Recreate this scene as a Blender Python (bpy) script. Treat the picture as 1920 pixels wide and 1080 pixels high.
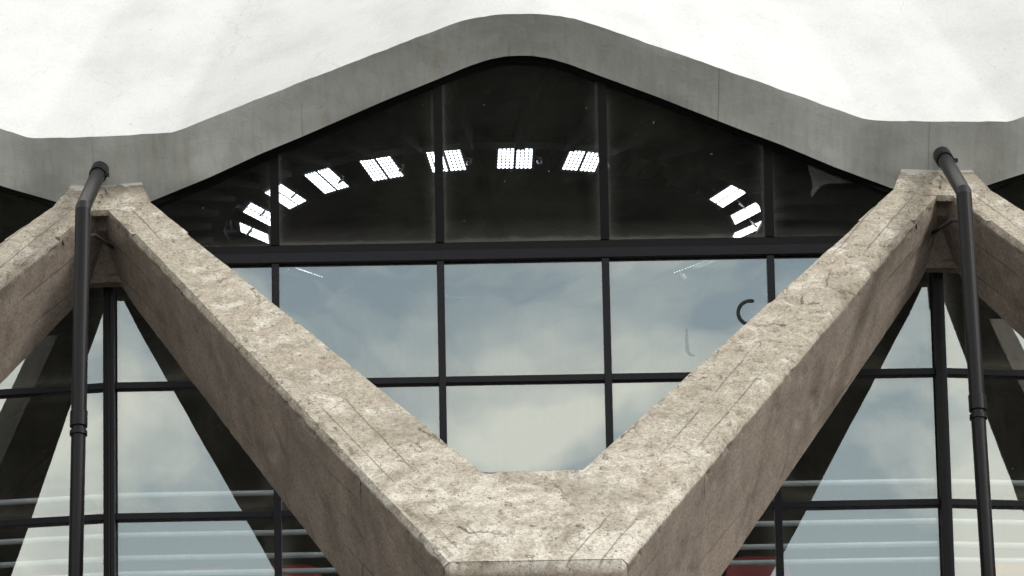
import bpy, bmesh, math, random
from mathutils import Vector, Matrix, noise
random.seed(7)
for o in list(bpy.data.objects): bpy.data.objects.remove(o)
sc = bpy.context.scene
COL = sc.collection
R = math.radians

# ------------------------------------------------------------------ camera
CAM_H = 1.6
cam = bpy.data.objects.new('camera', bpy.data.cameras.new('camera'))
COL.objects.link(cam)
cr_ = Vector((0.9998072, -0.0036439, -0.0192924)); cu_ = Vector((0.0176170, -0.2672661, 0.9634617)); cf_ = Vector((0.0086670, 0.9636159, 0.2671504))
cm = Matrix((cr_, cu_, -cf_)).transposed().to_4x4(); cm.translation = Vector((-0.4130, -38.0755, CAM_H))
cam.matrix_world = cm
cam.data.sensor_width = 36.0; cam.data.lens = 11992.5 / 1920 * 36.0
cam.data.clip_start = 0.5; cam.data.clip_end = 3000
sc.camera = cam

# ------------------------------------------------------------------ world
SUN_EL, SUN_AZ = 43.0, 78.0          # azimuth: degrees to the right of straight behind the camera
w = bpy.data.worlds.new('World'); sc.world = w; w.use_nodes = True
nt = w.node_tree; nt.nodes.clear(); L = nt.links
def wn(t, **k):
    n = nt.nodes.new(t)
    for a, b in k.items(): setattr(n, a, b)
    return n
sky = wn('ShaderNodeTexSky', sky_type='NISHITA', sun_disc=False, sun_elevation=R(SUN_EL), sun_rotation=R(180 - SUN_AZ))
tc = wn('ShaderNodeTexCoord')
sep = wn('ShaderNodeSeparateXYZ'); L.new(tc.outputs['Generated'], sep.inputs[0])
mp = wn('ShaderNodeMapping'); mp.inputs['Scale'].default_value = (1, 1, 2.0); mp.inputs['Location'].default_value = (0.37, 0.11, 0.52)
L.new(tc.outputs['Generated'], mp.inputs[0])
n1 = wn('ShaderNodeTexNoise'); n1.inputs['Scale'].default_value = 15.0; n1.inputs['Detail'].default_value = 7; n1.inputs['Roughness'].default_value = .52; n1.inputs['Distortion'].default_value = .35
L.new(mp.outputs[0], n1.inputs['Vector'])
n2 = wn('ShaderNodeTexNoise'); n2.inputs['Scale'].default_value = 2.2; n2.inputs['Detail'].default_value = 3
L.new(mp.outputs[0], n2.inputs['Vector'])
ad = wn('ShaderNodeMath', operation='MULTIPLY_ADD'); ad.inputs[1].default_value = .45; L.new(n2.outputs['Fac'], ad.inputs[0]); L.new(n1.outputs['Fac'], ad.inputs[2])
cr = wn('ShaderNodeValToRGB'); cr.color_ramp.elements[0].position = .59; cr.color_ramp.elements[1].position = .81
L.new(ad.outputs[0], cr.inputs[0])
# low haze whitens the sky towards the horizon
hz = wn('ShaderNodeMapRange'); hz.inputs['From Min'].default_value = 0.0; hz.inputs['From Max'].default_value = .32; hz.inputs['To Min'].default_value = 1.0; hz.inputs['To Max'].default_value = .0
L.new(sep.outputs['Z'], hz.inputs['Value'])
mxf = wn('ShaderNodeMath', operation='MAXIMUM'); L.new(cr.outputs['Color'], mxf.inputs[0]); L.new(hz.outputs[0], mxf.inputs[1])
skb = wn('ShaderNodeMix', data_type='RGBA', blend_type='MULTIPLY'); skb.inputs['Factor'].default_value = 1; L.new(sky.outputs[0], skb.inputs['A']); skb.inputs['B'].default_value = (2.15, 1.95, 1.62, 1)
mix = wn('ShaderNodeMix', data_type='RGBA'); L.new(mxf.outputs[0], mix.inputs['Factor']); L.new(skb.outputs['Result'], mix.inputs['A']); mix.inputs['B'].default_value = (18.3, 17.5, 15.7, 1)
bg = wn('ShaderNodeBackground'); bg.inputs['Strength'].default_value = .115
wo = wn('ShaderNodeOutputWorld'); L.new(mix.outputs['Result'], bg.inputs['Color']); L.new(bg.outputs[0], wo.inputs['Surface'])

# ------------------------------------------------------------------ sun, exposure
sun = bpy.data.objects.new('sun', bpy.data.lights.new('sun', 'SUN')); COL.objects.link(sun)
sun.data.energy = 3.0; sun.data.angle = R(11); sun.data.color = (1, .965, .91)
d_ = Vector((math.sin(R(SUN_AZ)) * math.cos(R(SUN_EL)), -math.cos(R(SUN_AZ)) * math.cos(R(SUN_EL)), math.sin(R(SUN_EL))))
sun.rotation_euler = d_.to_track_quat('Z', 'Y').to_euler(); sun.location = (8, -20, 40)
sc.view_settings.view_transform = 'Standard'; sc.view_settings.look = 'None'; sc.view_settings.gamma = 1
sc.view_settings.exposure = -0.03
sc.render.engine = 'CYCLES'
sc.cycles.max_bounces = 10; sc.cycles.transparent_max_bounces = 16; sc.cycles.glossy_bounces = 5

# ------------------------------------------------------------------ helpers
def mat(name):
    m = bpy.data.materials.new(name); m.use_nodes = True
    m.node_tree.nodes.clear()
    return m
class NT:
    def __init__(s, m): s.m = m; s.t = m.node_tree
    def n(s, t, ins=None, **k):
        x = s.t.nodes.new(t)
        for a, b in k.items(): setattr(x, a, b)
        for a, b in (ins or {}).items():
            if hasattr(b, 'is_output') or isinstance(b, bpy.types.NodeSocket): s.t.links.new(b, x.inputs[a])
            else: x.inputs[a].default_value = b
        return x
    def math(s, op, a, b=0.0, c=0.0): return s.n('ShaderNodeMath', {0: a, 1: b, 2: c}, operation=op).outputs[0]
    def noise(s, vec, scale, detail=4, rough=.55, dist=0.0):
        return s.n('ShaderNodeTexNoise', {'Vector': vec, 'Scale': scale, 'Detail': detail, 'Roughness': rough, 'Distortion': dist}).outputs['Fac']
    def ramp(s, f, stops):
        r = s.n('ShaderNodeValToRGB', {0: f}); e = r.color_ramp.elements
        while len(e) < len(stops): e.new(.5)
        for q, (p, c) in zip(e, stops): q.position = p; q.color = (c, c, c, 1) if not isinstance(c, tuple) else (*c, 1)
        return r.outputs[0]
    def mix(s, f, a, b, mode='MIX'):
        x = s.n('ShaderNodeMix', {'Factor': f}, data_type='RGBA', blend_type=mode)
        for nm, v in (('A', a), ('B', b)):
            i = x.inputs[6 if nm == 'A' else 7]
            if isinstance(v, tuple): i.default_value = (*v, 1)
            else: s.t.links.new(v, i)
        return x.outputs[2]
    def mapped(s, vec, scale=(1, 1, 1), loc=(0, 0, 0), rot=(0, 0, 0)):
        return s.n('ShaderNodeMapping', {'Vector': vec, 'Scale': scale, 'Location': loc, 'Rotation': rot}).outputs[0]
    def coord(s, k='Object'): return s.n('ShaderNodeTexCoord').outputs[k]
    def attr(s, a): return s.n('ShaderNodeAttribute', attribute_name=a).outputs['Fac']
    def bump(s, h, strength=.4, dist=.01): return s.n('ShaderNodeBump', {'Height': h, 'Strength': strength, 'Distance': dist}).outputs[0]
    def out(s, sh): s.t.links.new(sh, s.n('ShaderNodeOutputMaterial').inputs[0]); return s.m
    def pbr(s, col, rough=.8, normal=None, **k):
        ins = {'Base Color': (*col, 1) if isinstance(col, tuple) else col, 'Roughness': rough}
        if normal is not None: ins['Normal'] = normal
        ins.update(k)
        return s.n('ShaderNodeBsdfPrincipled', ins).outputs[0]

def obj(name, me, m=None, parent=None, loc=None, rot=None):
    o = bpy.data.objects.new(name, me); COL.objects.link(o)
    if m is not None and not me.materials: me.materials.append(m)
    if parent is not None: o.parent = parent
    if loc is not None: o.location = loc
    if rot is not None: o.rotation_euler = rot
    return o
def empty(name, loc=(0, 0, 0), rz=0): 
    o = bpy.data.objects.new(name, None); COL.objects.link(o); o.location = loc; o.rotation_euler = (0, 0, rz); o.empty_display_size = .2
    return o
def tag(o, label, cat, group=None):
    o['label'] = label; o['category'] = cat
    if group: o['group'] = group
    return o
def struct(o): o['kind'] = 'structure'; return o
def mesh(name, v, f):
    me = bpy.data.meshes.new(name); me.from_pydata([tuple(x) for x in v], [], f); me.update(); return me
class MB:
    def __init__(s): s.bm = bmesh.new()
    def box(s, x0, x1, y0, y1, z0, z1, bevel=0.0):
        r = bmesh.ops.create_cube(s.bm, size=1)
        for v in r['verts']:
            v.co = Vector((x0 + (v.co.x + .5) * (x1 - x0), y0 + (v.co.y + .5) * (y1 - y0), z0 + (v.co.z + .5) * (z1 - z0)))
        if bevel:
            es = list({e for v in r['verts'] for e in v.link_edges})
            bmesh.ops.bevel(s.bm, geom=es, offset=bevel, segments=1, affect='EDGES')
        return s
    def hull(s, pts):
        vs = [s.bm.verts.new(p) for p in pts]
        r = bmesh.ops.convex_hull(s.bm, input=vs)
        dele = [g for g in r['geom_interior'] + r['geom_unused'] if isinstance(g, bmesh.types.BMVert) and g.is_valid]
        if dele: bmesh.ops.delete(s.bm, geom=list(set(dele)), context='VERTS')
        return s
    def prism(s, poly, y0, y1):
        """poly in (x,z), extruded from y0 to y1 (each may be a function of z)"""
        g0 = y0 if callable(y0) else (lambda z: y0); g1 = y1 if callable(y1) else (lambda z: y1)
        a = [s.bm.verts.new((x, g0(z), z)) for x, z in poly]; b = [s.bm.verts.new((x, g1(z), z)) for x, z in poly]
        s.bm.faces.new(a); s.bm.faces.new(b[::-1]); n = len(poly)
        for i in range(n): s.bm.faces.new((a[(i + 1) % n], a[i], b[i], b[(i + 1) % n]))
        return s
    def tube(s, pts, rad, seg=16, cap=True):
        pts = [Vector(p) for p in pts]; rr = rad if isinstance(rad, (list, tuple)) else [rad] * len(pts)
        rings = []; up = None
        for i, p in enumerate(pts):
            a = pts[max(i - 1, 0)]; b = pts[min(i + 1, len(pts) - 1)]; t = (b - a).normalized()
            if up is None: up = Vector((1, 0, 0)) if abs(t.x) < .9 else Vector((0, 1, 0))
            u = (up - t * up.dot(t)).normalized(); v = t.cross(u); up = u
            rings.append([s.bm.verts.new(p + (u * math.cos(2 * math.pi * k / seg) + v * math.sin(2 * math.pi * k / seg)) * rr[i]) for k in range(seg)])
        for a, b in zip(rings, rings[1:]):
            for k in range(seg): s.bm.faces.new((a[k], a[(k + 1) % seg], b[(k + 1) % seg], b[k]))
        if cap: s.bm.faces.new(rings[0][::-1]); s.bm.faces.new(rings[-1])
        return s
    def me(s, name, smooth=None):
        bmesh.ops.recalc_face_normals(s.bm, faces=s.bm.faces)
        m = bpy.data.meshes.new(name); s.bm.to_mesh(m); s.bm.free()
        if smooth is not None:
            for p in m.polygons: p.use_smooth = True
            m.set_sharp_from_angle(angle=R(smooth))
        return m
def lerp_tab(tab, x):
    for (a, za), (b, zb) in zip(tab, tab[1:]):
        if x <= b: return za + (zb - za) * (x - a) / (b - a)
    return tab[-1][1]
def sstep(a, b, x):
    t = min(max((x - a) / (b - a), 0), 1); return t * t * (3 - 2 * t)

# ------------------------------------------------------------------ main dimensions (metres)
ZT = 12.379                      # level of the heavy transom
RG = 29.147                      # glass drum: flat bays, 36 round the hall
T5 = math.tan(R(5)); BAYS = (-2, -1, 0, 1, 2)
P0, P1 = .64, 1.0          # front plane of the trestles: distance out from the glass = P0 + P1*s, s = ZT - z
def bay_loc(a): return (RG * math.sin(a), RG - RG * math.cos(a), 0)

# ------------------------------------------------------------------ materials
def m_concrete():
    m = mat('board_marked_concrete'); t = NT(m); c = t.coord()
    de, cr_, al = t.attr('depth'), t.attr('cross'), t.attr('along')
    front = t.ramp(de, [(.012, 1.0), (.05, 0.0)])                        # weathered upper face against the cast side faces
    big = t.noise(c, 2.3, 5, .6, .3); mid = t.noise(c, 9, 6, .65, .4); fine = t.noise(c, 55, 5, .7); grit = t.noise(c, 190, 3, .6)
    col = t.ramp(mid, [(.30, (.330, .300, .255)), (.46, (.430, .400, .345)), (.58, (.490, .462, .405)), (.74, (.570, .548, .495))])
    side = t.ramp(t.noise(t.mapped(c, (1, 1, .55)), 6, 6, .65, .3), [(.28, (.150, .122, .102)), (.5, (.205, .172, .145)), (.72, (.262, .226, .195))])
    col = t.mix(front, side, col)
    col = t.mix(t.ramp(big, [(.45, 0.0), (.70, .38)]), col, (.43, .355, .295))                      # pinkish brown aggregate showing
    col = t.mix(t.math('MULTIPLY', front, t.ramp(t.noise(c, 4.7, 5, .65, .7), [(.54, 0.0), (.66, .85)])), col, (.70, .68, .64))
    worn = t.math('MULTIPLY', t.math('MULTIPLY', front, t.ramp(t.math('DIVIDE', al, 6.0), [(.46, 0.0), (.62, 1.0)])), t.ramp(t.noise(t.mapped(c, (1, 1, 1), loc=(4, 4, 9)), 3.6, 6, .7, .9), [(.44, 0.0), (.58, .8)]))
    col = t.mix(worn, col, (.74, .715, .675))     # pale lime bloom
    col = t.mix(t.ramp(t.noise(c, 13, 7, .75, .6), [(.53, 0.0), (.68, .60)]), col, (.190, .155, .118))  # brown dirt
    col = t.mix(t.math('MULTIPLY', front, t.ramp(t.noise(t.mapped(c, loc=(3, 5, 1)), 21, 6, .78, .8), [(.55, 0.0), (.65, .85)])), col, (.085, .072, .056))   # black lichen
    col = t.mix(.85, col, t.ramp(fine, [(.3, .50), (.5, 1.0), (.7, 1.28)]), 'MULTIPLY')
    col = t.mix(.8, col, t.ramp(grit, [(.30, .45), (.48, 1.0), (.75, 1.35)]), 'MULTIPLY')
    # pits
    vo = t.n('ShaderNodeTexVoronoi', {'Vector': c, 'Scale': 34.0, 'Randomness': 1.0}, feature='F1')
    pick = t.ramp(t.noise(c, 17, 2), [(.52, 0.0), (.60, 1.0)])
    pit = t.math('MULTIPLY', t.ramp(vo.outputs['Distance'], [(.10, 1.0), (.24, 0.0)]), pick)
    col = t.mix(t.math('MULTIPLY', pit, .85), col, (.070, .058, .046))
    # cracks: edges of a distorted cell pattern, kept only in places
    wv = t.n('ShaderNodeVectorMath', {0: c, 1: t.n('ShaderNodeVectorMath', {0: t.n('ShaderNodeTexNoise', {'Vector': c, 'Scale': 7.0, 'Detail': 5.0}).outputs['Color'], 3: .22}, operation='SCALE').outputs[0]}, operation='ADD').outputs[0]
    ve = t.n('ShaderNodeTexVoronoi', {'Vector': wv, 'Scale': 2.6}, feature='DISTANCE_TO_EDGE')
    cmask = t.ramp(t.noise(t.mapped(c, loc=(8, 1, 4)), 2.1, 3), [(.58, 0.0), (.64, 1.0)])
    crack = t.math('MULTIPLY', t.math('MULTIPLY', t.ramp(ve.outputs['Distance'], [(.003, 1.0), (.011, 0.0)]), cmask), front)
    col = t.mix(t.math('MULTIPLY', crack, .85), col, (.06, .048, .036))
    cz = t.n('ShaderNodeTexNoise', {'Vector': c, 'Scale': 9.0, 'Detail': 5.0, 'Roughness': .65}).outputs['Color']
    cc = t.n('ShaderNodeVectorMath', {0: c, 1: t.n('ShaderNodeVectorMath', {0: t.n('ShaderNodeVectorMath', {0: cz, 1: (.5, .5, .5)}, operation='SUBTRACT').outputs[0], 3: .14}, operation='SCALE').outputs[0]}, operation='ADD').outputs[0]
    xyz = t.n('ShaderNodeSeparateXYZ', {0: cc}).outputs
    def seg(x0, s0, x1, s1, wd):
        dx, dz = x1 - x0, -(s1 - s0); l2 = dx * dx + dz * dz
        px, pz = t.math('SUBTRACT', xyz[0], x0), t.math('SUBTRACT', xyz[2], ZT - s0)
        h_ = t.n('ShaderNodeClamp', {0: t.math('DIVIDE', t.math('ADD', t.math('MULTIPLY', px, dx), t.math('MULTIPLY', pz, dz)), l2)}).outputs[0]
        ex, ez = t.math('SUBTRACT', px, t.math('MULTIPLY', h_, dx)), t.math('SUBTRACT', pz, t.math('MULTIPLY', h_, dz))
        d = t.math('SQRT', t.math('ADD', t.math('MULTIPLY', ex, ex), t.math('MULTIPLY', ez, ez)))
        return t.math('MULTIPLY', t.math('MULTIPLY', t.ramp(d, [(wd * .5, 1.0), (wd * 1.6, 0.0)]), front), t.math('SUBTRACT', 1.15, h_))
    for a_ in ((-.42, 2.80, -.02, 2.86, .007), (1.93, .90, 1.76, .80, .008), (1.77, .80, 1.80, .62, .004), (1.70, .98, 1.56, .96, .006), (1.62, .90, 1.58, 1.05, .004), (1.50, 1.16, 1.32, 1.14, .006),
               (1.86, .32, 1.66, .60, .006), (.50, 2.10, .68, 1.86, .005), (-1.62, .66, -1.30, 1.02, .005), (-.62, 1.98, -.40, 2.20, .006), (.12, 2.46, .22, 2.62, .005), (-1.86, 1.02, -1.60, 1.42, .004)):
        sg_ = seg(a_[0] * 1.02, a_[1] * .956 - .19, a_[2] * 1.02, a_[3] * .956 - .19, a_[4]); crack = t.math('MAXIMUM', crack, sg_); col = t.mix(t.math('MULTIPLY', sg_, .85), col, (.055, .044, .034))
    # formwork board joints: along the member
    wob = t.math('MULTIPLY', t.math('SUBTRACT', t.noise(c, 3, 3), .5), .03)
    def line(src, pos, wd):
        d = t.math('ABSOLUTE', t.math('SUBTRACT', t.math('ADD', src, wob), pos)); return t.ramp(d, [(wd, 1.0), (wd * 2.6, 0.0)])
    js = t.math('MAXIMUM', t.math('MAXIMUM', line(de, .20, .003), line(de, .40, .003)), line(de, .60, .003))
    jt = t.math('MAXIMUM', line(cr_, .13, .0028), line(cr_, .29, .0028))
    brk = t.ramp(t.noise(t.mapped(c, loc=(2, 9, 4)), 1.3, 3, .5), [(.50, 0.0), (.60, 1.0)])
    jf = t.math('MULTIPLY', t.math('MULTIPLY', jt, front), brk)
    jl = t.math('ADD', t.math('MULTIPLY', t.math('MULTIPLY', js, t.math('SUBTRACT', 1.0, front)), t.math('ADD', .16, t.math('MULTIPLY', brk, .45))), t.math('MULTIPLY', jf, .6))
    col = t.mix(jl, col, (.07, .058, .048))
    stain = t.math('MULTIPLY', front, t.ramp(t.noise(t.mapped(c, loc=(6, 3, 2)), 1.6, 6, .68, 1.0), [(.50, 0.0), (.66, .55)]))
    col = t.mix(stain, col, (.20, .175, .13))
    # white roof paint slopped over the head of the strut
    wp = t.math('MULTIPLY', t.ramp(t.math('ADD', al, t.math('MULTIPLY', t.noise(c, 11, 4, .7), .16)), [(0.0, 1.0), (.012, 0.0)]), front)
    col = t.mix(wp, col, (.72, .72, .70))
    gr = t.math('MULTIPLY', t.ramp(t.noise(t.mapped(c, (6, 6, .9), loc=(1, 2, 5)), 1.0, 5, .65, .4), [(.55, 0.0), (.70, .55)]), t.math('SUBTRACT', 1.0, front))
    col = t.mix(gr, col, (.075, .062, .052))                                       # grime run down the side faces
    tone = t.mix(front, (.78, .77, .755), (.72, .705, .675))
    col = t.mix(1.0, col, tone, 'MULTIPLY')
    h = t.math('ADD', t.math('ADD', t.math('MULTIPLY', fine, .5), t.math('MULTIPLY', grit, .25)), t.math('MULTIPLY', mid, .8))
    h = t.math('SUBTRACT', h, t.math('ADD', t.math('MULTIPLY', pit, .7), t.math('ADD', t.math('MULTIPLY', crack, .9), t.math('MULTIPLY', jl, .8))))
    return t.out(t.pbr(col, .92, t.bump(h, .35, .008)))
def m_roof():
    m = mat('white_roof_paint'); t = NT(m); c = t.mapped(t.coord(), (1, .30, .42))
    a = t.noise(c, 3, 6, .6); b = t.noise(c, 40, 5, .7)
    sp = t.ramp(t.noise(c, 30, 4, .75, .3), [(.655, 0.0), (.69, .9)])
    col = t.ramp(a, [(.3, (.405, .417, .43)), (.6, (.465, .475, .485))])
    col = t.mix(sp, col, (.24, .24, .235))
    gv = t.n('ShaderNodeTexVoronoi', {'Vector': t.n('ShaderNodeVectorMath', {0: c, 1: t.n('ShaderNodeVectorMath', {0: t.n('ShaderNodeTexNoise', {'Vector': c, 'Scale': 5.0, 'Detail': 5.0}).outputs['Color'], 3: .25}, operation='SCALE').outputs[0]}, operation='ADD').outputs[0], 'Scale': 1.7}, feature='DISTANCE_TO_EDGE')
    col = t.mix(t.math('MULTIPLY', t.ramp(gv.outputs['Distance'], [(.003, .32), (.010, 0.0)]), t.ramp(t.noise(c, 1.9, 3), [(.50, 0.0), (.60, 1.0)])), col, (.27, .27, .27))   # hairline cracks
    col = t.mix(.6, col, t.ramp(t.noise(c, 60, 4, .7), [(.3, .86), (.7, 1.07)]), 'MULTIPLY')
    st = t.ramp(t.noise(t.mapped(c, (1, 3, 3), rot=(0, 0, .5)), 7, 5, .7, 1.2), [(.58, 0.0), (.70, .30)])
    col = t.mix(st, col, (.36, .37, .38))
    h = t.math('ADD', t.math('MULTIPLY', b, .6), t.math('MULTIPLY', t.noise(c, 7, 5, .6), .5))
    return t.out(t.pbr(col, .8, t.bump(h, .38, .006)))
def m_fascia():
    m = mat('grey_render'); t = NT(m); c = t.coord()
    ar = t.attr('arc'); ht = t.attr('height')
    v = t.n('ShaderNodeCombineXYZ', {0: t.math('MULTIPLY', ar, 26.0), 1: t.math('MULTIPLY', ht, 1.6), 2: 0.0}).outputs[0]
    v2 = t.n('ShaderNodeCombineXYZ', {0: t.math('MULTIPLY', ar, 7.0), 1: t.math('MULTIPLY', ht, .9), 2: 3.0}).outputs[0]
    s1 = t.noise(v, 1.0, 4, .6); s2 = t.noise(v2, 1.0, 4, .6); bl = t.noise(c, 3.5, 5, .6)
    col = t.ramp(bl, [(.3, (.43, .445, .43)), (.7, (.51, .525, .51))])
    col = t.mix(.55, col, t.ramp(s1, [(.3, .74), (.55, 1.0), (.75, 1.12)]), 'MULTIPLY')
    col = t.mix(t.ramp(s2, [(.56, 0.0), (.74, .45)]), col, (.30, .265, .20))
    fj = t.math('ABSOLUTE', t.math('SUBTRACT', t.math('FRACT', t.math('ADD', t.math('DIVIDE', t.math('ADD', ar, t.math('MULTIPLY', bl, .02)), 1.31), .54)), .5))
    col = t.mix(t.math('MULTIPLY', t.ramp(fj, [(.0016, .7), (.0040, 0.0)]), t.ramp(t.noise(c, 1.4, 3), [(.42, .1), (.58, 1.0)])), col, (.13, .125, .115))   # hairline joints
    pk = t.ramp(t.noise(c, 42, 3, .6), [(.70, 0.0), (.74, .7)])
    col = t.mix(pk, col, (.17, .165, .15))
    low = t.ramp(t.math('ADD', ht, t.math('MULTIPLY', s1, .35)), [(.35, 0.0), (1.1, .30)])
    col = t.mix(low, col, (.30, .31, .305))                                      # soot washed down from the roof's edge
    h = t.math('ADD', t.noise(c, 14, 6, .65, .6), t.math('MULTIPLY', t.noise(c, 70, 3), .25))
    return t.out(t.pbr(col, .85, t.bump(h, .45, .012)))
def m_paint(name, col, rough=.45, wear=.35, chip=(.16, .16, .17), spec=.2):
    m = mat(name); t = NT(m); c = t.coord()
    f = t.noise(c, 24, 6, .7); g = t.noise(c, 90, 4, .7)
    k = t.mix(.5, col, t.ramp(f, [(.3, .7), (.7, 1.35)]), 'MULTIPLY')
    k = t.mix(t.ramp(t.noise(c, 37, 6, .8), [(.66, 0.0), (.72, wear)]), k, chip)
    return t.out(t.pbr(k, t.ramp(g, [(.3, rough - .1), (.7, rough + .15)]), t.bump(g, .25, .003), **{'Specular IOR Level': spec}))
def schlick(t, r0):
    # reflectance that is the same from both sides of the pane
    f = t.n('ShaderNodeLayerWeight', {'Blend': .5}).outputs['Facing']
    return t.math('ADD', r0, t.math('MULTIPLY', t.math('POWER', f, 5.0), 1 - r0))
def glass_edge(t):
    g = t.n('ShaderNodeSeparateXYZ', {0: t.coord('Generated')}).outputs
    ex = t.math('MINIMUM', g[0], t.math('SUBTRACT', 1.0, g[0])); ez = t.math('MINIMUM', g[2], t.math('SUBTRACT', 1.0, g[2]))
    return g, ex, ez
def m_film():
    m = mat('mirror_film_glass'); t = NT(m); c = t.coord(); g, ex, ez = glass_edge(t)
    oi = t.n('ShaderNodeObjectInfo').outputs['Random']
    co = t.n('ShaderNodeVectorMath', {0: c, 1: t.n('ShaderNodeCombineXYZ', {0: t.math('MULTIPLY', oi, 37.0), 1: 0.0, 2: 0.0}).outputs[0]}, operation='ADD').outputs[0]
    wav = t.noise(co, 1.5, 2); nrm = t.bump(wav, .012, .05)
    fr = schlick(t, .315)
    gl = t.n('ShaderNodeBsdfGlossy', {'Color': (.90, .98, .97, 1), 'Roughness': 0.0, 'Normal': nrm}).outputs[0]
    tr = t.n('ShaderNodeBsdfTransparent', {'Color': (.95, .97, .97, 1)}).outputs[0]
    a = t.n('ShaderNodeMixShader', {0: fr, 1: tr, 2: gl}).outputs[0]
    streak = t.noise(t.mapped(co, (34, 1, 1.2)), 1.0, 5, .65); cloud = t.noise(co, 3.2, 5, .6)
    dirt = t.math('ADD', t.math('MULTIPLY', t.ramp(streak, [(.42, 0.0), (.8, 1.0)]), .028), t.math('MULTIPLY', t.ramp(cloud, [(.35, 0.0), (.75, 1.0)]), .016))
    eb = t.ramp(t.math('SUBTRACT', g[2], t.math('MULTIPLY', streak, .09)), [(-0.02, .0), (.0, .55), (.10, .12), (.25, 0.0)])
    es = t.ramp(t.math('MINIMUM', ex, ez), [(.0, .16), (.03, .06), (.10, 0.0)])
    dirt = t.math('ADD', t.math('ADD', dirt, t.math('MULTIPLY', eb, .12)), es)
    speck = t.ramp(t.noise(co, 75, 2, .5), [(.76, 0.0), (.80, .5)])
    dirt = t.math('MINIMUM', t.math('ADD', t.math('ADD', dirt, .004), speck), .85)
    df = t.n('ShaderNodeBsdfDiffuse', {'Color': t.mix(t.ramp(g[2], [(.0, 1.0), (.14, 0.0)]), (.56, .57, .52), (.42, .385, .27))}).outputs[0]
    return t.out(t.n('ShaderNodeMixShader', {0: dirt, 1: a, 2: df}).outputs[0])
def m_clear():
    m = mat('dusty_clear_glass'); t = NT(m); c = t.coord(); g, ex, ez = glass_edge(t)
    fr = schlick(t, .05)
    gl = t.n('ShaderNodeBsdfGlossy', {'Color': (.95, .95, 1, 1), 'Roughness': 0.01}).outputs[0]
    tr = t.n('ShaderNodeBsdfTransparent', {'Color': (.86, .87, .90, 1)}).outputs[0]
    a = t.n('ShaderNodeMixShader', {0: fr, 1: tr, 2: gl}).outputs[0]
    streak = t.noise(t.mapped(c, (40, 1, 1.5)), 1.0, 5, .65); cloud = t.noise(c, 4.2, 6, .65, .5)
    dirt = t.math('ADD', t.math('MULTIPLY', t.ramp(streak, [(.40, 0.0), (.85, 1.0)]), .014), t.math('MULTIPLY', t.ramp(cloud, [(.40, 0.0), (.78, 1.0)]), .016))
    es = t.ramp(t.math('SUBTRACT', ex, t.math('MULTIPLY', t.noise(c, 14, 5, .7), .035)), [(-.02, .14), (.012, .035), (.07, 0.0)])
    eb = t.ramp(t.math('SUBTRACT', g[2], t.math('MULTIPLY', t.noise(c, 14, 5, .7), .05)), [(-.02, .18), (.02, .045), (.12, 0.0)])
    speck = t.ramp(t.noise(c, 60, 2, .5), [(.745, 0.0), (.78, .5)])
    dirt = t.math('ADD', t.math('ADD', t.math('ADD', dirt, es), eb), t.math('ADD', speck, .015))
    df = t.n('ShaderNodeBsdfDiffuse', {'Color': (.55, .54, .52, 1)}).outputs[0]
    return t.out(t.n('ShaderNodeMixShader', {0: dirt, 1: a, 2: df}).outputs[0])
def m_trans(name, col):
    m = mat(name); t = NT(m); return t.out(t.n('ShaderNodeBsdfTransparent', {'Color': (*col, 1)}).outputs[0])
def m_plain(name, col, rough=.7, scale=8.0, var=.25, metallic=0.0):
    m = mat(name); t = NT(m); c = t.coord(); f = t.noise(c, scale, 5, .6)
    k = t.mix(1.0, col, t.ramp(f, [(.3, 1 - var), (.7, 1 + var)]), 'MULTIPLY')
    return t.out(t.pbr(k, rough, t.bump(f, .2, .01), Metallic=metallic))
def m_led():
    m = mat('lit_led_lenses'); t = NT(m); g = t.n('ShaderNodeSeparateXYZ', {0: t.coord('Generated')}).outputs
    def saw(v, k): return t.math('ABSOLUTE', t.math('SUBTRACT', t.math('FRACT', t.math('MULTIPLY', v, k)), .5))
    d = t.math('ADD', t.math('POWER', saw(g[0], 4.0), 2.0), t.math('MULTIPLY', t.math('POWER', saw(g[1], 7.0), 2.0), .6))
    s = t.ramp(d, [(.0, 1.0), (.10, .7), (.20, .012)])
    e = t.n('ShaderNodeEmission', {'Color': (.92, .97, 1, 1), 'Strength': t.math('MULTIPLY', s, 8.0)}).outputs[0]
    return t.out(e)
def m_leaf():
    m = mat('dark_leaves'); t = NT(m); c = t.coord(); f = t.noise(c, 2.0, 3)
    k = t.ramp(f, [(.3, (.035, .055, .018)), (.7, (.085, .115, .040))])
    return t.out(t.pbr(k, .6))
def m_mark(name, col, a):
    m = mat(name); t = NT(m); f = t.ramp(t.noise(t.coord(), 22, 4, .6), [(.3, a * .55), (.6, a)])
    s = t.n('ShaderNodeMixShader', {0: f, 1: t.n('ShaderNodeBsdfTransparent').outputs[0], 2: t.n('ShaderNodeBsdfDiffuse', {'Color': (*col, 1)}).outputs[0]}).outputs[0]
    return t.out(s)
CONC, ROOF, FASC = m_concrete(), m_roof(), m_fascia()
BLACK = m_paint('black_frame_paint', (.005, .005, .006), .5, .08)
SLATE = m_paint('slate_frame_paint', (.012, .0125, .017), .38, .22)
PIPE = m_paint('black_pipe_paint', (.007, .007, .009), .36, .10)
FILM, CLEAR = m_film(), m_clear()
BACK = m_trans('pane_inner_face', (.97, .98, .98))
CEIL = m_plain('dim_ceiling_plaster', (.22, .205, .235), .9, 1.2, .2)
LANT = m_plain('dark_lantern_louvres', (.045, .055, .045), .8, 3, .4)
WALLM = m_plain('grey_hall_concrete', (.22, .215, .21), .9, 2, .2)
GALL = m_plain('dark_gallery_floor', (.06, .06, .06), .9, 3, .3)
GROUND = m_plain('dark_asphalt', (.075, .072, .068), .9, .6, .2)  # unseen forecourt, toned to dark asphalt to cut bounced light
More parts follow.
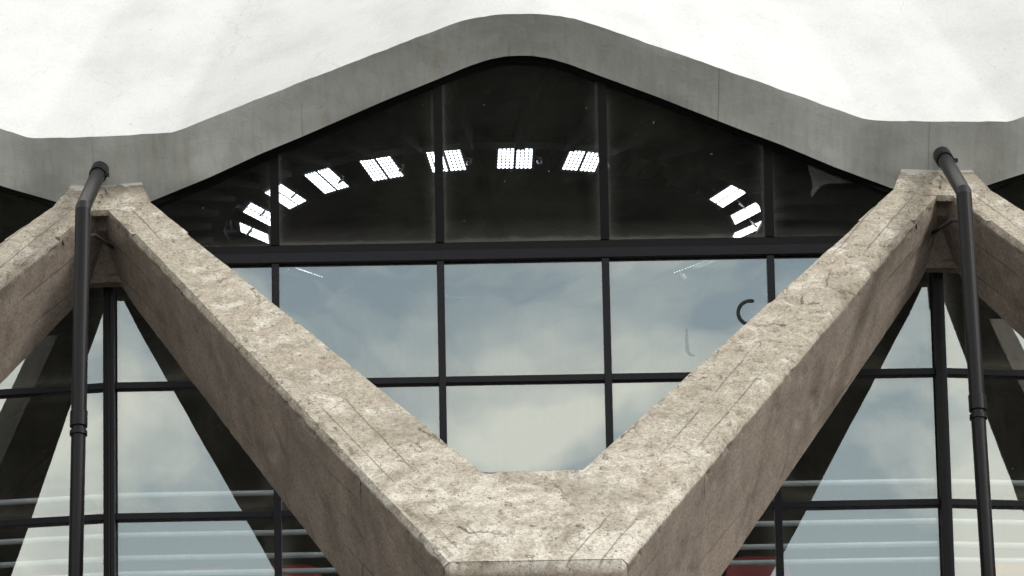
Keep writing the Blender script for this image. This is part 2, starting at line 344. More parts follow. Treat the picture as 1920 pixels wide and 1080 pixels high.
LEAF, BARK = m_leaf(), m_plain('bark', (.09, .07, .055), .9, 12, .4)
RAILM = m_plain('pale_rail_paint', (.80, .87, .92), .35, 10, .1)
RED = m_plain('red_seat_plastic', (.42, .035, .05), .4, 6, .1)
ORANGE = m_plain('orange_seat_plastic', (.62, .25, .03), .4, 6, .1)
STEEL = m_plain('lamp_housing_metal', (.34, .35, .37), .5, 20, .1)
OFFL = m_plain('unlit_lens', (.55, .58, .56), .3, 20, .1)
LED = m_led()
WEB = m_mark('cobweb_film', (.62, .62, .60), .22)
MARK = m_mark('spray_paint', (.05, .055, .055), .80)
SMEAR = m_mark('thin_spray_paint', (.16, .17, .17), .10)

# ------------------------------------------------------------------ ground
me = mesh('ground', [(-1500, -1500, 0), (1500, -1500, 0), (1500, 1500, 0), (-1500, 1500, 0)], [(0, 1, 2, 3)])
struct(obj('ground', me, GROUND))

# ------------------------------------------------------------------ roof: folded edge, shell, ceiling
TOP = [(0, 1.300), (.12, 1.298), (.24, 1.283), (.36, 1.255), (.46, 1.222), (.72, 1.12), (1.17, .950), (1.7, .745), (2.0, .625), (2.10, .583), (2.15, .572), (2.25, .568), (2.35, .562), (2.7, .553)]
BOT = [(0, 1.248), (.08, 1.246), (.19, 1.226), (.32, 1.183), (.505, 1.105), (.84, .97), (1.35, .748), (1.605, .643), (1.926, .495), (2.29, .347), (2.7, .175)]
def p_top(u): return .46 - .10 * sstep(.35, .86, abs(u))
def p_bot(u): return .25 - .13 * sstep(.74, .88, abs(u))
def xu(u, p): return u * (RG + p) * T5
def edge_top(u):
    p = p_top(u); x = xu(u, p); return x, -p, ZT + lerp_tab(TOP, abs(x)) + (.8 - p) * .315
def edge_bot(u):
    p = p_bot(u); x = xu(u, p); return x, -p, ZT + lerp_tab(BOT, abs(x)) - (p - .1) * .31
NU = 120
us = [-1 + 2 * i / NU for i in range(NU + 1)]
ZE = ZT + .98
def dome(r): return 8.4 * (1 - (r / 30.0) ** 2)
DS = [0, .05, .12, .22, .35, .5, .7, .95, 1.25, 1.6, 2.0, 2.6, 3.4, 4.4, 6, 8, 11, 15, 20, 25, 28.6]
def rotk(v, k):
    a = R(10 * k); c, s = math.cos(a), math.sin(a); x, y = v[0], v[1] - RG
    return Vector((c * x - s * y, s * x + c * y + RG, v[2]))
def shell_pt(u, d, k, under):
    x, y, z = edge_bot(u) if under else edge_top(u)
    e = Vector((x, y, z)); ax = Vector((0, RG, z)); r0 = (e - ax).length; f = (r0 - d) / r0
    q = ax + (e - ax) * f; r = r0 - d
    wgt = sstep(0, 6.0, d); q.z = z * (1 - wgt) + (ZE - (.30 if under else 0)) * wgt + dome(r) - dome(r0)
    return rotk(q, k)
def shell(under, jit):
    V = []; F = []; n = 36 * NU
    for j, d in enumerate(DS):
        for k in range(36):
            for i in range(NU):
                p = shell_pt(us[i], d, k, under)
                kk = k if k < 18 else k - 36
                if jit and abs(kk) <= 2:
                    q = p * 1.0
                    p.z += ((.005 * noise.noise(q * 7.0) + .003 * noise.noise(q * 24.0)) * max(0, 1 - d * 4))
                V.append(p)
    for j in range(len(DS) - 1):
        for i in range(n):
            a, b = j * n + i, j * n + (i + 1) % n
            F.append((a, b, b + n, a + n) if not under else (a, a + n, b + n, b))
    c = len(V); last = (len(DS) - 1) * n
    V.append(Vector((0, RG, sum(v.z for v in V[last:]) / n + .03)))
    for i in range(n):
        a, b = last + i, last + (i + 1) % n
        F.append((a, b, c) if not under else (a, c, b))
    m = mesh('ceiling' if under else 'shell', V, F)
    for p in m.polygons: p.use_smooth = True
    return m, V[:n]
roof = tag(empty('dome_roof', (0, RG, 0)), 'white painted concrete dome roof with scalloped grey edge above the windows', 'roof')
sm, ring_t = shell(False, True); cmsh, ring_b = shell(True, False)
back = (0, -RG, 0)
obj('shell', sm, ROOF, roof, back); obj('ceiling', cmsh, CEIL, roof, back)
# grey edge band between the two rims
V, F, arc, hgt = [], [], [], []; NR = 10; n = len(ring_t)
for j in range(NR + 1):
    f = j / NR
    for i in range(n):
        a, b = ring_t[i], ring_b[i]; p = a.lerp(b, f)
        kk = i // NU; kk = kk if kk < 18 else kk - 36
        if 0 < j < NR and abs(kk) <= 2:
            nn = Vector((p.x, p.y - RG, -16)).normalized()
            p = p + nn * (.010 * noise.noise(p * 3.0) + .004 * noise.noise(p * 11.0))
            u = abs(us[i % NU]); p = p + nn * .012 * sstep(.8, 1.0, u) * noise.noise(p * 8.0)
        V.append(p); arc.append(math.atan2(p.x, RG - p.y) * 30); hgt.append(1 - f)
for j in range(NR):
    for i in range(n):
        a, b = j * n + i, j * n + (i + 1) % n; F.append((a, a + n, b + n, b))
fm = mesh('eave_edge', V, F)
for nm, vals in (('arc', arc), ('height', hgt)):
    at = fm.attributes.new(nm, 'FLOAT', 'POINT'); at.data.foreach_set('value', vals)
for p in fm.polygons: p.use_smooth = True
ed = obj('eave_edge', fm, FASC, roof, back); ed['label'] = 'streaked grey rendered edge of the roof'
# central lantern: a dark louvred well with a ring beam
lb = MB()
zc = ZT + 8.54
for k in range(30):
    a0, a1 = 2 * math.pi * k / 30, 2 * math.pi * (k + 1) / 30
    for r0, r1, z0, z1 in ((2.95, 3.2, zc + .02, zc + .7),):
        lb.hull([(r * math.cos(a), r * math.sin(a), z) for r in (r0, r1) for a in (a0, a1) for z in (z0, z1)])
obj('ring_beam', lb.me('ring_beam'), LANT, roof, (0, 0, 0))
RIBM = m_plain('rib_concrete', (.16, .15, .16), .9, 3, .2)
rb = bmesh.new(); rows = []
for d in (9, 11, 13, 15, 17, 19, 21, 23, 26.3):
    p = shell_pt(1.0, d, 0, True); c5, s5 = math.cos(R(-5)), math.sin(R(-5)); x, y = p.x, p.y - RG
    x, y = c5 * x - s5 * y, s5 * x + c5 * y
    rows.append([rb.verts.new((x + dx, y, p.z + dz)) for dx, dz in ((-.07, .05), (.07, .05), (.05, -.14), (-.05, -.14))])
for A_, B_ in zip(rows, rows[1:]):
    for i in range(4): rb.faces.new((A_[i], A_[(i + 1) % 4], B_[(i + 1) % 4], B_[i]))
rq = MB(); rq.bm.free(); rq.bm = rb; rib_me = rq.me('rib')
for k in range(36): obj('rib', rib_me, RIBM, roof, (0, 0, 0), (0, 0, R(10 * k + 5)))

# ------------------------------------------------------------------ trestles
NRM = Vector((0, 1, -P1)).normalized()
def pl(x, s): return Vector((x, -(P0 + P1 * s), ZT - s))
def e1(s): return 2.402 - .691 * s
def e3(s): return 2.06 - .87 * s
def th(s): return .50 + .19 * max(s, 0)
def union(ms):
    obs = [bpy.data.objects.new('tmp', m) for m in ms]
    for o in obs: COL.objects.link(o)
    cl = bpy.data.collections.new('tmp')
    for o in obs[1:]: cl.objects.link(o)
    md = obs[0].modifiers.new('u', 'BOOLEAN'); md.operation = 'UNION'; md.solver = 'EXACT'; md.operand_type = 'COLLECTION'; md.collection = cl; md.use_self = True
    me = bpy.data.meshes.new_from_object(obs[0].evaluated_get(bpy.context.evaluated_depsgraph_get()))
    for o in obs: bpy.data.objects.remove(o)
    bpy.data.collections.remove(cl)
    return me
def make_trestle():
    parts = []; ch = .032
    def hull(p): q = MB(); q.hull(p); parts.append(q.me('hull'))
    for sg in (-1, 1):
        pts = []
        for s in (0.0, 2.46):
            o_, i_ = e1(s), e3(s); n = NRM * th(s)
            for q in (pl(o_ - ch, s), pl(o_, s) + NRM * ch, pl(o_, s) + n, pl(i_ + .20 * th(s), s) + n, pl(i_ + ch * .4, s), pl(i_, s) + NRM * ch * .4):
                pts.append((sg * q.x, q.y, q.z))
        hull(pts)
        # head where neighbouring trestles meet under the eave
        def bx(p): return (RG + p) * T5 + .004
        hp = []
        for s, xi, xo, tk in ((.02, 2.04, e1(.02), .503), (-.10, 2.147, e1(-.10), .46), (-.262, 2.288, None, .375)):
            for q in (pl(xi, s), pl(xi, s) + NRM * tk): hp.append((sg * q.x, q.y + .0008, q.z - .0009))
            for q in (pl(0, s), pl(0, s) + NRM * tk): hp.append((sg * (bx(-q.y) if xo is None else xo - .0017), q.y + .0008, q.z - .0009))
        hull(hp)
        hp = []
        for p_, z_, xi in ((.388, .252, 2.282), (.28, .36, 2.345), (.125, .515, 2.365), (.125, .02, 2.30), (.33, .10, 2.29)):
            hp += [(sg * xi, -p_, ZT + z_), (sg * (bx(p_) + .0012), -p_, ZT + z_)]
        hull(hp)
        hp = []
        for p_, z_ in ((.447, .193), (.438, .160), (.235, .235), (.235, .405)): hp += [(sg * 2.467, -p_ - .0012, ZT + z_ + .0015), (sg * (bx(p_) + .003), -p_ - .0012, ZT + z_ + .0015)]
        hull(hp)
        hp = []
        for p_ in (.225, .118):
            for z_ in (-.205, .41): hp += [(sg * 2.43, -p_, ZT + z_), (sg * (bx(p_) + .006), -p_, ZT + z_)]
        hull(hp)
    pts = []
    for s in (2.055, 2.735):
        n = NRM * th(s)
        for sg in (-1, 1):
            for q in (pl(e1(s) - ch, s), pl(e1(s), s) + NRM * ch, pl(e1(s), s) + n * 1.004): pts.append((sg * (q.x + .0013), q.y - .0011, q.z + .0017))
    hull(pts)
    lip = pl(.5, 2.735); bk = pl(.5, 2.735) + NRM * th(2.735)
    hull([(sg * x, y, z) for sg in (-1, 1) for x, y, z in ((.511 - ch, lip.y + .002, lip.z + .004), (.509, lip.y + ch, lip.z), (.509, bk.y, bk.z), (.44, lip.y - 2.0, -.02), (.47, lip.y - 1.95, -.02), (.47, lip.y - .6, -.02))])
    me = union(parts); bm = bmesh.new(); bm.from_mesh(me)
    bmesh.ops.remove_doubles(bm, verts=bm.verts, dist=.0004)
    bmesh.ops.triangulate(bm, faces=bm.faces)
    for lim in (1.2, .6, .3, .15, .075, .044, .034):
        for _ in range(2):
            ee = [q for q in bm.edges if q.calc_length() > lim and max(q.verts[0].co.z, q.verts[1].co.z) > 8.6]
            if not ee: break
            bmesh.ops.subdivide_edges(bm, edges=ee, cuts=1); bmesh.ops.triangulate(bm, faces=[f for f in bm.faces if len(f.verts) > 3], quad_method='SHORT_EDGE')
    bmesh.ops.recalc_face_normals(bm, faces=bm.faces); bm.normal_update()
    me = bpy.data.meshes.new('concrete_body'); bm.to_mesh(me); bm.free()
    for p in me.polygons: p.use_smooth = True
    de, cs, al = [], [], []
    ax = Vector((-.691, math.hypot(1, P1))).normalized()
    nrm = [v.vector.copy() for v in me.vertex_normals]; cos = []; near = []
    for v, vn in zip(me.vertices, nrm):
        c = v.co.copy()
        if c.z > 7.0:
            d = vn * (.005 * noise.noise(c * 3.0) + .0022 * noise.noise(c * 11.0) + .0015 * noise.noise(c * 29.0))
            ck = noise.noise(c * 6.3 + Vector((3, 1, 7)))
            if ck > .45: d -= vn * (ck - .45) * .04
            c2 = c + d; near.append(len(cos) // 3)
        else: c2 = c
        s = ZT - c.z; dep = (P0 + P1 * s + c.y) / math.hypot(1, P1); dep = max(dep, 0.0)
        sp = s - dep * NRM.z * -1
        wv = Vector((abs(c.x) - 2.402, sp * math.hypot(1, P1)))
        crs = -(wv.x * ax.y - wv.y * ax.x)
        if c.z > 7 and dep < .07 and -.03 < crs < .08:                      # chipped arris
            c3 = noise.noise(c * 8.0 + Vector((9, 2, 5))) + .5 * noise.noise(c * 21.0)
            if c3 > .12: c2 = c2 - vn * min((c3 - .12) * .035, .014)
        de.append(dep); al.append(max(wv.dot(ax), .0) + .05 if s > -.2 else (s + .32) * .8)
        cs.append(crs)
        cos += c2[:]
    me.vertices.foreach_set('co', cos); me.update()
    for nm, vals in (('depth', de), ('cross', cs), ('along', [max(a, -1) + (0 if a < .0 else .05) for a in al])):
        at = me.attributes.new(nm, 'FLOAT', 'POINT'); at.data.foreach_set('value', vals)
    me.set_sharp_from_angle(angle=R(24))
    return me
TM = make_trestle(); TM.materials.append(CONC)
TLAB = {-2: 'concrete V strut farthest left, its arm only mirrored in the glass', -1: 'weathered concrete strut arm rising from the left edge to the left downpipe', 0: 'large weathered concrete V strut rising from the bottom centre of the picture',
        1: 'weathered concrete strut arm rising from the right edge to the right downpipe', 2: 'concrete V strut farthest right, its arm only mirrored in the glass'}
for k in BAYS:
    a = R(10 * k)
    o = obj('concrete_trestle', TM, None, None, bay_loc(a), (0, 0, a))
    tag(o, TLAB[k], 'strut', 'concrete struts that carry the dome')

# ------------------------------------------------------------------ windows
XM = [-1.53, -.51, .51, 1.53]; XC = 2.55
ROWS = [-.052, -.8127, -1.640, -2.462, -3.284]
TILT = math.tan(R(6.5))
def zb_glass(x):  # underside of the eave as it meets the leaning upper window
    z = lerp_tab(BOT, abs(x)); p = TILT * z; return z - (p - .1) * .31
def yup(z): return -TILT * (z - ZT)
def pane_me(name, poly, y0f, y1f, front):
    b = MB(); b.prism(poly, y0f, y1f); me = b.me(name)
    me.materials.append(front); me.materials.append(BACK)
    for p in me.polygons: p.material_index = 0 if p.normal.y < -.7 else 1
    return me
def lower_pane(x0, x1, z0, z1, rnd):
    w2, h2 = (x1 - x0) / 2, (z1 - z0) / 2
    return pane_me('pane', [(-w2, -h2), (w2, -h2), (w2, h2), (-w2, h2)], -.004, .004, FILM), ((x0 + x1) / 2, 0.0, (z0 + z1) / 2), (R(rnd.uniform(-.10, .10)), 0, R(rnd.uniform(-.12, .12)))
WLAB = {-2: 'mirrored grid window wall two bays left of centre', -1: 'mirrored grid window wall left of the left downpipe post', 0: 'mirrored grid window wall behind the central V strut',
        1: 'mirrored grid window wall right of the right downpipe post', 2: 'mirrored grid window wall two bays right of centre'}
ULAB = {-2: 'black framed arched window two bays left of centre', -1: 'corner of a black framed dark window at the far left under the eave', 0: 'black framed arched window with dark panes under the central roof scallop',
        1: 'corner of a black framed dark window at the far right under the eave', 2: 'black framed arched window two bays right of centre'}
# shared frame meshes
def lower_frame_meshes():
    out = []
    for i, x in enumerate(XM):
        b = MB(); b.box(x - .023, x + .023, -.052, .05, ZT + ROWS[-1], ZT + ROWS[0] - .001, .003); out.append(('mullion', b.me('mullion'), SLATE))
    b = MB(); b.box(-XC + .03, XC - .03, -.060, .06, ZT - .052, ZT + .012, .003); out.append(('head_rail', b.me('head_rail'), SLATE))
    for z in ROWS[1:]:
        b = MB(); b.box(-XC + .03, XC - .03, -.046, .045, ZT + z - .021, ZT + z + .021, .003); out.append(('transom', b.me('transom'), SLATE))
    return out
def upper_frame_meshes():
    out = []; b = MB()
    b.box(-XC + .03, XC - .03, -.040, .05, ZT + .0125, ZT + .066, .004); out.append(('sill_rail', b.me('sill_rail'), BLACK))
    for x in XM:
        zt = ZT + zb_glass(x) - .01; b = MB()
        b.prism([(x - .027, ZT + .067), (x + .027, ZT + .067), (x + .027, zt), (x - .027, zt)], lambda z: yup(z) - .040, lambda z: yup(z) + .04)
        out.append(('mullion', b.me('mullion'), BLACK))
    xs = [-2.52 + 5.04 * i / 84 for i in range(85)]
    lo = [(x, ZT + zb_glass(x) - .050) for x in xs]; hi = [(x, ZT + zb_glass(x) + .055) for x in xs]
    bm = bmesh.new(); rows = []
    for off, pts in ((-.045, lo), (-.045, hi), (.05, hi), (.05, lo)):
        rows.append([bm.verts.new((x, yup(z) + off, z)) for x, z in pts])
    for r in range(4):
        A, B = rows[r], rows[(r + 1) % 4]
        for i in range(84): bm.faces.new((A[i], A[i + 1], B[i + 1], B[i]))
    bm.faces.new([r[0] for r in rows]); bm.faces.new([r[-1] for r in rows][::-1])
    q = MB(); q.bm.free(); q.bm = bm; out.append(('arched_head', q.me('arched_head', 40), BLACK))
    return out
LF, UF = lower_frame_meshes(), upper_frame_meshes()
up_panes = []
xb = [-2.50] + XM + [2.50]
for i in range(5):
    x0, x1 = xb[i] + .02, xb[i + 1] - .02
    nn = 16; top = [(x1 + (x0 - x1) * j / nn) for j in range(nn + 1)]
    poly = [(x0, ZT + .055), (x1, ZT + .055)] + [(x, ZT + zb_glass(x) - .035) for x in top]
    up_panes.append(pane_me('pane', poly, lambda z: yup(z) - .004, lambda z: yup(z) + .004, CLEAR))
rnd = random.Random(3)
for k in BAYS:
    a = R(10 * k); loc = bay_loc(a)
    wlow = tag(empty('window_wall', loc, a), WLAB[k], 'window', 'mirrored window bays'); wup = tag(empty('arched_window', loc, a), ULAB[k], 'window', 'arched windows under the eave')
    for nm, me, mt in LF: obj(nm, me, mt, wlow)
    for nm, me, mt in UF: obj(nm, me, mt, wup)
    for me in up_panes: obj('pane', me, None, wup)
    xs = [-XC + .03] + XM + [XC - .03]
    for r in range(4):
        for i in range(5):
            me, pl_, ro = lower_pane(xs[i] + .012, xs[i + 1] - .012, ZT + ROWS[r + 1] + .012, ZT + ROWS[r] - .006, rnd)
            po = obj('pane', me, None, wlow, pl_, ro)
            if k == 0 and r == 0 and i == 3:
                b = MB(); pts = [(1.395 + .074 * math.cos(t), ZT - .408 + .076 * math.sin(t)) for t in [R(-250 + 215 * j / 20 + 40 * 0) for j in range(21)]]
                pts = [(1.398 + .076 * math.cos(R(70 + 190 * j / 24)), ZT - .410 + .076 * math.sin(R(70 + 190 * j / 24))) for j in range(25)]
                b.tube([(x - pl_[0], -.0062, z - pl_[2]) for x, z in pts], [.004] + [.0115] * 23 + [.006], 8)
                mk = b.me('paint_ring', 60)
                for v in mk.vertices: v.co.y = -.0062 + (v.co.y + .0062) * .10
                obj('paint_ring', mk, MARK, po)['label'] = 'dark sprayed ring on the glass'
                hk = [(1.0, ZT - .50 - .013 * j) for j in range(10)] + [(1.055 - .055 * math.cos(R(6 * j)), ZT - .625 - .055 * math.sin(R(6 * j))) for j in range(1, 15)]
                b = MB(); b.tube([(x - pl_[0], -.006, z - pl_[2]) for x, z in hk], [.004 + .009 * math.sin(math.pi * j / (len(hk) - 1)) for j in range(len(hk))], 8)
                mk = b.me('paint_hook', 60)
                for v in mk.vertices: v.co.y = -.006 + (v.co.y + .006) * .08
                obj('paint_hook', mk, SMEAR, po)
    if k == 0:
        pts = [(1.775, .545), (1.86, .525), (1.95, .490), (2.04, .435), (2.045, .412), (1.98, .405), (1.91, .408), (1.86, .395), (1.825, .355), (1.80, .322), (1.795, .345), (1.805, .385), (1.80, .44), (1.785, .495)]
        b = MB(); b.prism([(x, ZT + z) for x, z in pts], lambda z: yup(z) + .022, lambda z: yup(z) + .024)
        tag(obj('cobweb', b.me('cobweb'), WEB, None, loc, (0, 0, a)), 'ragged grey cobweb hanging in the right corner of the arched window', 'cobweb')
# steel posts between bays
b = MB(); b.box(-.034, .006, -.098, .07, ZT + ROWS[-1], ZT + .22, .004); pm1 = b.me('fin')
b = MB(); b.box(.0065, .034, -.085, .065, ZT + ROWS[-1], ZT + .21, .003); pm2 = b.me('flange')
PLAB = {-2: 'black steel post beyond the left edge', -1: 'black steel window post beside the left downpipe', 0: 'black steel window post beside the right downpipe', 1: 'black steel post beyond the right edge'}
for j in (-2, -1, 0, 1):
    a = R(10 * j + 5); h = math.hypot(RG, XC)
    e = tag(empty('window_post', (h * math.sin(a), RG - h * math.cos(a), 0), a), PLAB[j], 'post', 'window posts between bays')
    obj('fin', pm1, BLACK, e); obj('flange', pm2, SLATE, e)

# ------------------------------------------------------------------ rest of the drum
def drum(r, a0, a1, z0, z1, n, t=.25):
    b = MB()
    for i in range(n):
        q0, q1 = a0 + (a1 - a0) * i / n, a0 + (a1 - a0) * (i + 1) / n
        b.hull([(rr * math.sin(q), RG - rr * math.cos(q), z) for rr in (r, r + t) for q in (q0, q1) for z in (z0, z1)])
    return b.me('drum')
struct(obj('rear_light_block', drum(RG - .2, R(25.2), R(334.8), 0, ZT + .9, 62), WALLM))  # unseen solid wall added instead of glazing, keeps daylight out of the hall
struct(obj('plinth_wall', drum(RG - .27, R(-25.1), R(25.1), 0, ZT + ROWS[-1] - .02, 10), WALLM))
# gallery just inside the glass
GZ = ZT - 2.42
b = MB()
for i in range(10):
    q0, q1 = R(-25 + 5 * i), R(-20 + 5 * i)
    b.hull([(rr * math.sin(q), RG - rr * math.cos(q), z) for rr in (RG - .35, RG - 4.5) for q in (q0, q1) for z in (GZ - .25, GZ)])
struct(obj('gallery_floor', b.me('gallery_floor'), GALL))
b = MB(); b.tube([(0, RG, .02), (0, RG, .06)], 28.5, 64); struct(obj('hall_floor', b.me('hall_floor'), GALL))

# railings inside
RZ = [-1.425, -1.677, -1.822, -1.922]
RLAB = {-1: 'pale horizontal railing bars behind the glass at lower left', 0: 'pale horizontal railing bars behind the central bay glass', 1: 'pale horizontal railing bars behind the glass at lower right'}
rm = []
for z in RZ:
    b = MB(); b.tube([(-2.52, .30, ZT + z), (2.52, .30, ZT + z)], .018, 12); rm.append(b.me('bar', 50))
posts = []
for x in (-1.53, .51, 2.40):
    b = MB(); b.box(x - .012, x + .012, .315, .34, GZ, ZT + RZ[0] - .02); posts.append(b.me('rail_post'))
for k in (-1, 0, 1):
    a = R(10 * k); e = tag(empty('railing', bay_loc(a), a), RLAB[k], 'railing', 'railings inside the glass')
    for me in rm: obj('bar', me, RAILM, e)
    for me in posts: obj('rail_post', me, SLATE, e)

# seats on the gallery
def seat_meshes():
    V, F = [], []; n, m = 12, 8; W2, H = .21, .42
    for side in (0, 1):
        for j in range(m + 1):
            v = j / m
            for i in range(n + 1):
                u = -1 + 2 * i / n; wd = W2 * (1 - .10 * v ** 4); hh = .42 + H * v
                if v > .7: hh -= .055 * ((v - .7) / .3) * abs(u) ** 4
                V.append((u * wd, .05 * u * u * -1 - side * .014 + .08 * v, hh))
    st = (m + 1) * (n + 1)
    for j in range(m):
        for i in range(n):
            a = j * (n + 1) + i; F += [(a, a + 1, a + n + 2, a + n + 1), (st + a, st + a + n + 1, st + a + n + 2, st + a + 1)]
    bd = [i for i in range(n + 1)] + [(j + 1) * (n + 1) + n for j in range(m)] + [m * (n + 1) + i for i in range(n - 1, -1, -1)] + [j * (n + 1) for j in range(m - 1, 0, -1)]
    for q in range(len(bd)):
        a, b_ = bd[q], bd[(q + 1) % len(bd)]; F.append((b_, a, a + st, b_ + st))
    bm_ = mesh('backrest', V, F)
    for p in bm_.polygons: p.use_smooth = True
    b = MB(); b.box(-.21, .21, .0, .40, .41, .435, .01); pan = b.me('seat_pan')
    b = MB(); b.box(-.03, .03, .15, .21, 0, .41, .004); b.box(-.16, .16, .06, .32, 0, .012); leg = b.me('pedestal')
    return bm_, pan, leg
SB, SP, SL = seat_meshes()
SEATS = [(-3.10, RED, 'red seat back behind the glass at the bottom left corner'), (-2.02, RED, 'faint red seat back behind the bright pane right of the left post'), (-1.50, RED, 'red seat back beside the mullion under the left strut arm'),
         (1.47, RED, 'dark red seat back beside the mullion under the right strut arm'), (3.18, ORANGE, 'orange seat back behind the glass at the bottom right corner')]
for x, mt, lab in SEATS:
    a = math.asin(x / (RG - 1.5)); loc = ((RG - 1.5) * math.sin(a), RG - (RG - 1.5) * math.cos(a), GZ)
    e = tag(empty('stadium_seat', loc, a), lab, 'seat', 'seats on the gallery')
    for nm, me, mm in (('backrest', SB, mt), ('seat_pan', SP, mt), ('pedestal', SL, STEEL)):
        o = obj(nm, me, None, e)
        if not me.materials: me.materials.append(mm)
        o.material_slots[0].link = 'OBJECT'; o.material_slots[0].material = mm

# ------------------------------------------------------------------ floodlights round the lantern
b = MB(); b.box(-.215, .215, -.245, .225, .0, .05, .006); h_me = b.me('housing')
b = MB(); b.box(-.185, -.010, -.17, .17, -.008, -.001); l_me = b.me('led_module')
b = MB(); b.tube([(-.05, .0, .05), (-.05, .0, .16), (.0, .0, .20), (.05, .0, .16), (.05, .0, .05)], .012, 8); br_me = b.me('bracket', 50)
b = MB(); b.tube([(.235, .0, -.05), (.235, -.02, -.10), (.255, -.03, -.125), (.275, -.02, -.10), (.275, .0, -.02), (.20, .0, .02)], .010, 8); hk_me = b.me('hook', 50)
b = MB(); b.box(-.21, .21, -.285, -.270, -.03, .01, .002); rm_me = b.me('edge_rail')
POS = {-6: 'lowest lit panel at the left end of the arc', -5: 'second from lowest lit panel at the left end of the arc', -4: 'third lit panel up the left of the arc, right of the mullion', -3: 'lit panel in the middle of the left arched pane', -2: 'lit panel high in the left arched pane',
       -1: 'lit panel crossed by the mullion left of the centre pane', 0: 'lit panel in the middle of the centre pane', 1: 'lit panel at the right of the centre pane', 2: 'unlit panel just right of the centre pane', 3: 'unlit panel second right of the centre pane',
       4: 'uppermost of the three lit panels at the right', 5: 'middle of the three lit panels at the right', 6: 'lowest of the three lit panels at the right'}
for k in range(-6, 18):
    if k > 6 and k not in (8, 12, 15): continue
    a = R(2.9 + 15.5 * k)
    lit = k not in (2, 3) and k in (-6, -5, -4, -3, -2, -1, 0, 1, 4, 5, 6, 8, 12, 15)
    e = empty('floodlight', (2.7 * math.sin(a) + .09, RG - 2.7 * math.cos(a), ZT + 8.54)); e.rotation_euler = (Matrix.Rotation(a, 3, 'Z') @ Matrix.Rotation(R(-25), 3, 'X')).to_euler()
    far = {8: 'streak of light low in the pane right of the centre', 12: 'streak of light crossing the mullion left of the centre pane', 15: 'streak of light at the top of the left mirrored pane'}.get(k)
    tag(e, ('LED floodlight, ' + POS[k]) if k in POS else ('LED floodlight seen edge on, ' + far) if far else '', 'lamp', 'floodlights in the ring under the dome')
    hs = obj('housing', h_me, STEEL, e); obj('bracket', br_me, STEEL, e); obj('hook', hk_me, OFFL, e); obj('edge_rail', rm_me, STEEL, e)
    for sx in (0, .195):
        o = obj('led_module', l_me, None, hs, (sx, 0, 0))
        if not l_me.materials: l_me.materials.append(LED)
        o.material_slots[0].link = 'OBJECT'; o.material_slots[0].material = LED if lit else OFFL

# ------------------------------------------------------------------ downpipes
def make_pipe(sg):
    out = []; r = .047
    A, B = Vector((sg * .025, -.36, ZT + .515)), Vector((0, -1.255, ZT + .008)); dn = (B - A).normalized()
    j = B + Vector((0, -.135 * 1.36, -1.36)); ft = B + Vector((0, -.135 * (ZT + .008), -(ZT + .008)))
    dd = (ft - B).normalized()
    b = MB(); b.tube([A - dn * .14, A + dn * .10, B - dn * .012, B + dd * .012, j], r, 24); out.append(('upper_pipe', b.me('upper_pipe', 12)))
    b = MB(); b.tube([j - dd * .02, ft], r - .003, 24); out.append(('lower_pipe', b.me('lower_pipe', 25)))
    b = MB(); b.tube([j - dd * .055, j - dd * .05, j + dd * .045, j + dd * .05], [r + .001, r + .006, r + .006, r + .001], 24); out.append(('coupling', b.me('coupling', 25)))
    b = MB(); b.tube([j + dd * .075, j + dd * .10], r + .006, 24); out.append(('clamp', b.me('clamp', 25)))
    b = MB(); b.tube([A - dn * .06, A + dn * .115, A + dn * .12], [r + .008, r + .008, r + .002], 24); out.append(('collar', b.me('collar', 25)))
    b = MB(); b.tube([A + dn * .145, A + dn * .17], r + .008, 24); b.box(sg * .025 + .035, sg * .025 + .075, A.y + dn.y * .16 - .012, A.y + dn.y * .16 + .012, A.z + dn.z * .16 - .012, A.z + dn.z * .16 + .012, .002); out.append(('clamp', b.me('clamp', 25)))
    b = MB(); b.tube([(0.0, -1.28, ZT - .19), (-sg * .05, -1.12, ZT - .125), (-sg * .055, -.23, ZT + .03)], .012, 10); b.box(-sg * .055 - .03, -sg * .055 + .03, -.242, -.2285, ZT - .03, ZT + .09, .003); out.append(('bracket', b.me('bracket', 40)))
    return out
DL = {-2: 'black downpipe beyond the left edge', -1: 'black downpipe running down from the eave at the left strut joint', 0: 'black downpipe running down from the eave at the right strut joint', 1: 'black downpipe beyond the right edge'}
for j in (-1, 0):
    a = R(10 * j + 5); h = RG
    e = tag(empty('downpipe', (h * math.sin(a), RG - h * math.cos(a), 0), a), DL[j], 'pipe', 'downpipes at the strut joints')
    for nm, me in make_pipe(-1 if j < 0 else 1): obj(nm, me, PIPE, e)

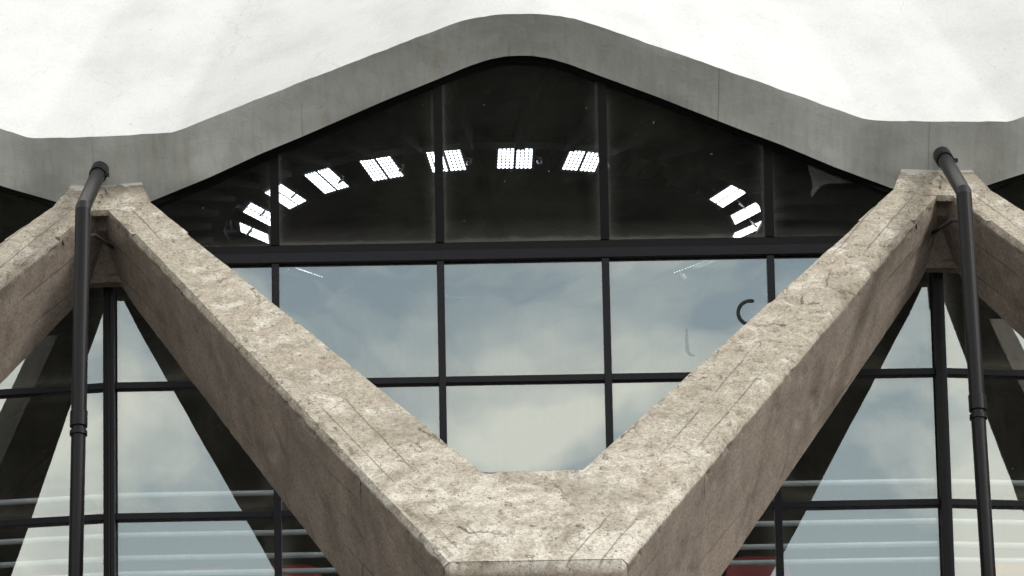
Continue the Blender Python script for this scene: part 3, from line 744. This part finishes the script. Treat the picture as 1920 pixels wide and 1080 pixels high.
# ------------------------------------------------------------------ trees across the forecourt, mirrored in the leaning upper panes
def make_tree(seed):
    rd = random.Random(seed); b = MB()
    b.tube([(0, 0, 0), (.1, .05, 4), (.0, .1, 8), (.15, 0, 12), (.1, .1, 15.5)], [.36, .30, .25, .18, .06], 10)
    tips = []
    for i in range(16):
        z = rd.uniform(5.5, 13.5); an = rd.uniform(0, 6.28); ln = rd.uniform(2.2, 4.3) * (1 - .04 * (z - 5)); e = Vector((math.cos(an) * ln, math.sin(an) * ln, z + rd.uniform(.8, 2.4)))
        b.tube([(0, 0, z), (e.x * .5, e.y * .5, z + (e.z - z) * .35), e], [.11, .07, .02], 6); tips.append(e)
    trunk = b.me('trunk', 50); V, F = [], []
    cl = [(Vector((math.cos(t) * r, math.sin(t) * r, z)), q) for t, r, z, q in [(rd.uniform(0, 6.28), 3.3 * math.sqrt(rd.random()), rd.uniform(2.8, 16.8), rd.uniform(.9, 1.6)) for _ in range(85)]] + [(t, 1.2) for t in tips]
    for c, q in cl:
        # opaque core added to block sky gaps in each clump, then leaves round it
        bmx = bmesh.new(); bmesh.ops.create_icosphere(bmx, subdivisions=2, radius=q * .74); i0 = len(V)
        for v in bmx.verts: V.append(c + v.co * (1 + .35 * noise.noise((c + v.co) * 1.7)))
        for f in bmx.faces: F.append([i0 + v.index for v in f.verts])
        bmx.free()
        for _ in range(420):
            d = Vector((rd.gauss(0, 1), rd.gauss(0, 1), rd.gauss(0, .8))).normalized() * q * rd.uniform(.62, 1.12)
            p = c + d; sz = rd.uniform(.07, .14); u = Vector((rd.gauss(0, 1), rd.gauss(0, 1), rd.gauss(0, 1))).normalized(); v = u.orthogonal().normalized() * sz; u = u * sz * .6; i0 = len(V)
            V += [p - u, p + v * .5, p + u, p - v * .5]; F.append((i0, i0 + 1, i0 + 2, i0 + 3))
    return trunk, mesh('crown', V, F)
T1_, T2_ = make_tree(1), make_tree(2)
TR = [(-13.5, -66, 1.0), (-8.5, -63, 1.04), (-3.6, -66, 1.0), (1.2, -63.5, .98), (6.0, -66, 1.05), (10.8, -63, 1.0), (15.6, -66, 1.0), (-11, -73, 1.05), (-6.1, -74, 1.0), (-1.2, -73, 1.06), (3.6, -74, 1.04), (8.4, -73, 1.02), (-19.0, -61, 1.0), (-24.0, -58, 1.04), (-29.5, -59, 1.0), (-21.5, -68, 1.05), (-27, -66, 1.05), (20.5, -61, 1.02), (25.5, -58, 1.0), (30.5, -59, 1.04), (23, -68, 1.05), (28, -66, 1.05)]
for i, (x, y, s) in enumerate(TR):
    e = empty('leafy_tree', (x, y, 0), i * 1.3); s *= 1.22; e.scale = (s, s, s); tr, cr0 = (T1_, T2_)[i % 2]
    tag(e, 'dark leafy tree across the forecourt, seen only as a dim green reflection', 'tree', 'trees across the forecourt')
    obj('trunk', tr, BARK, e); obj('crown', cr0, LEAF, e)
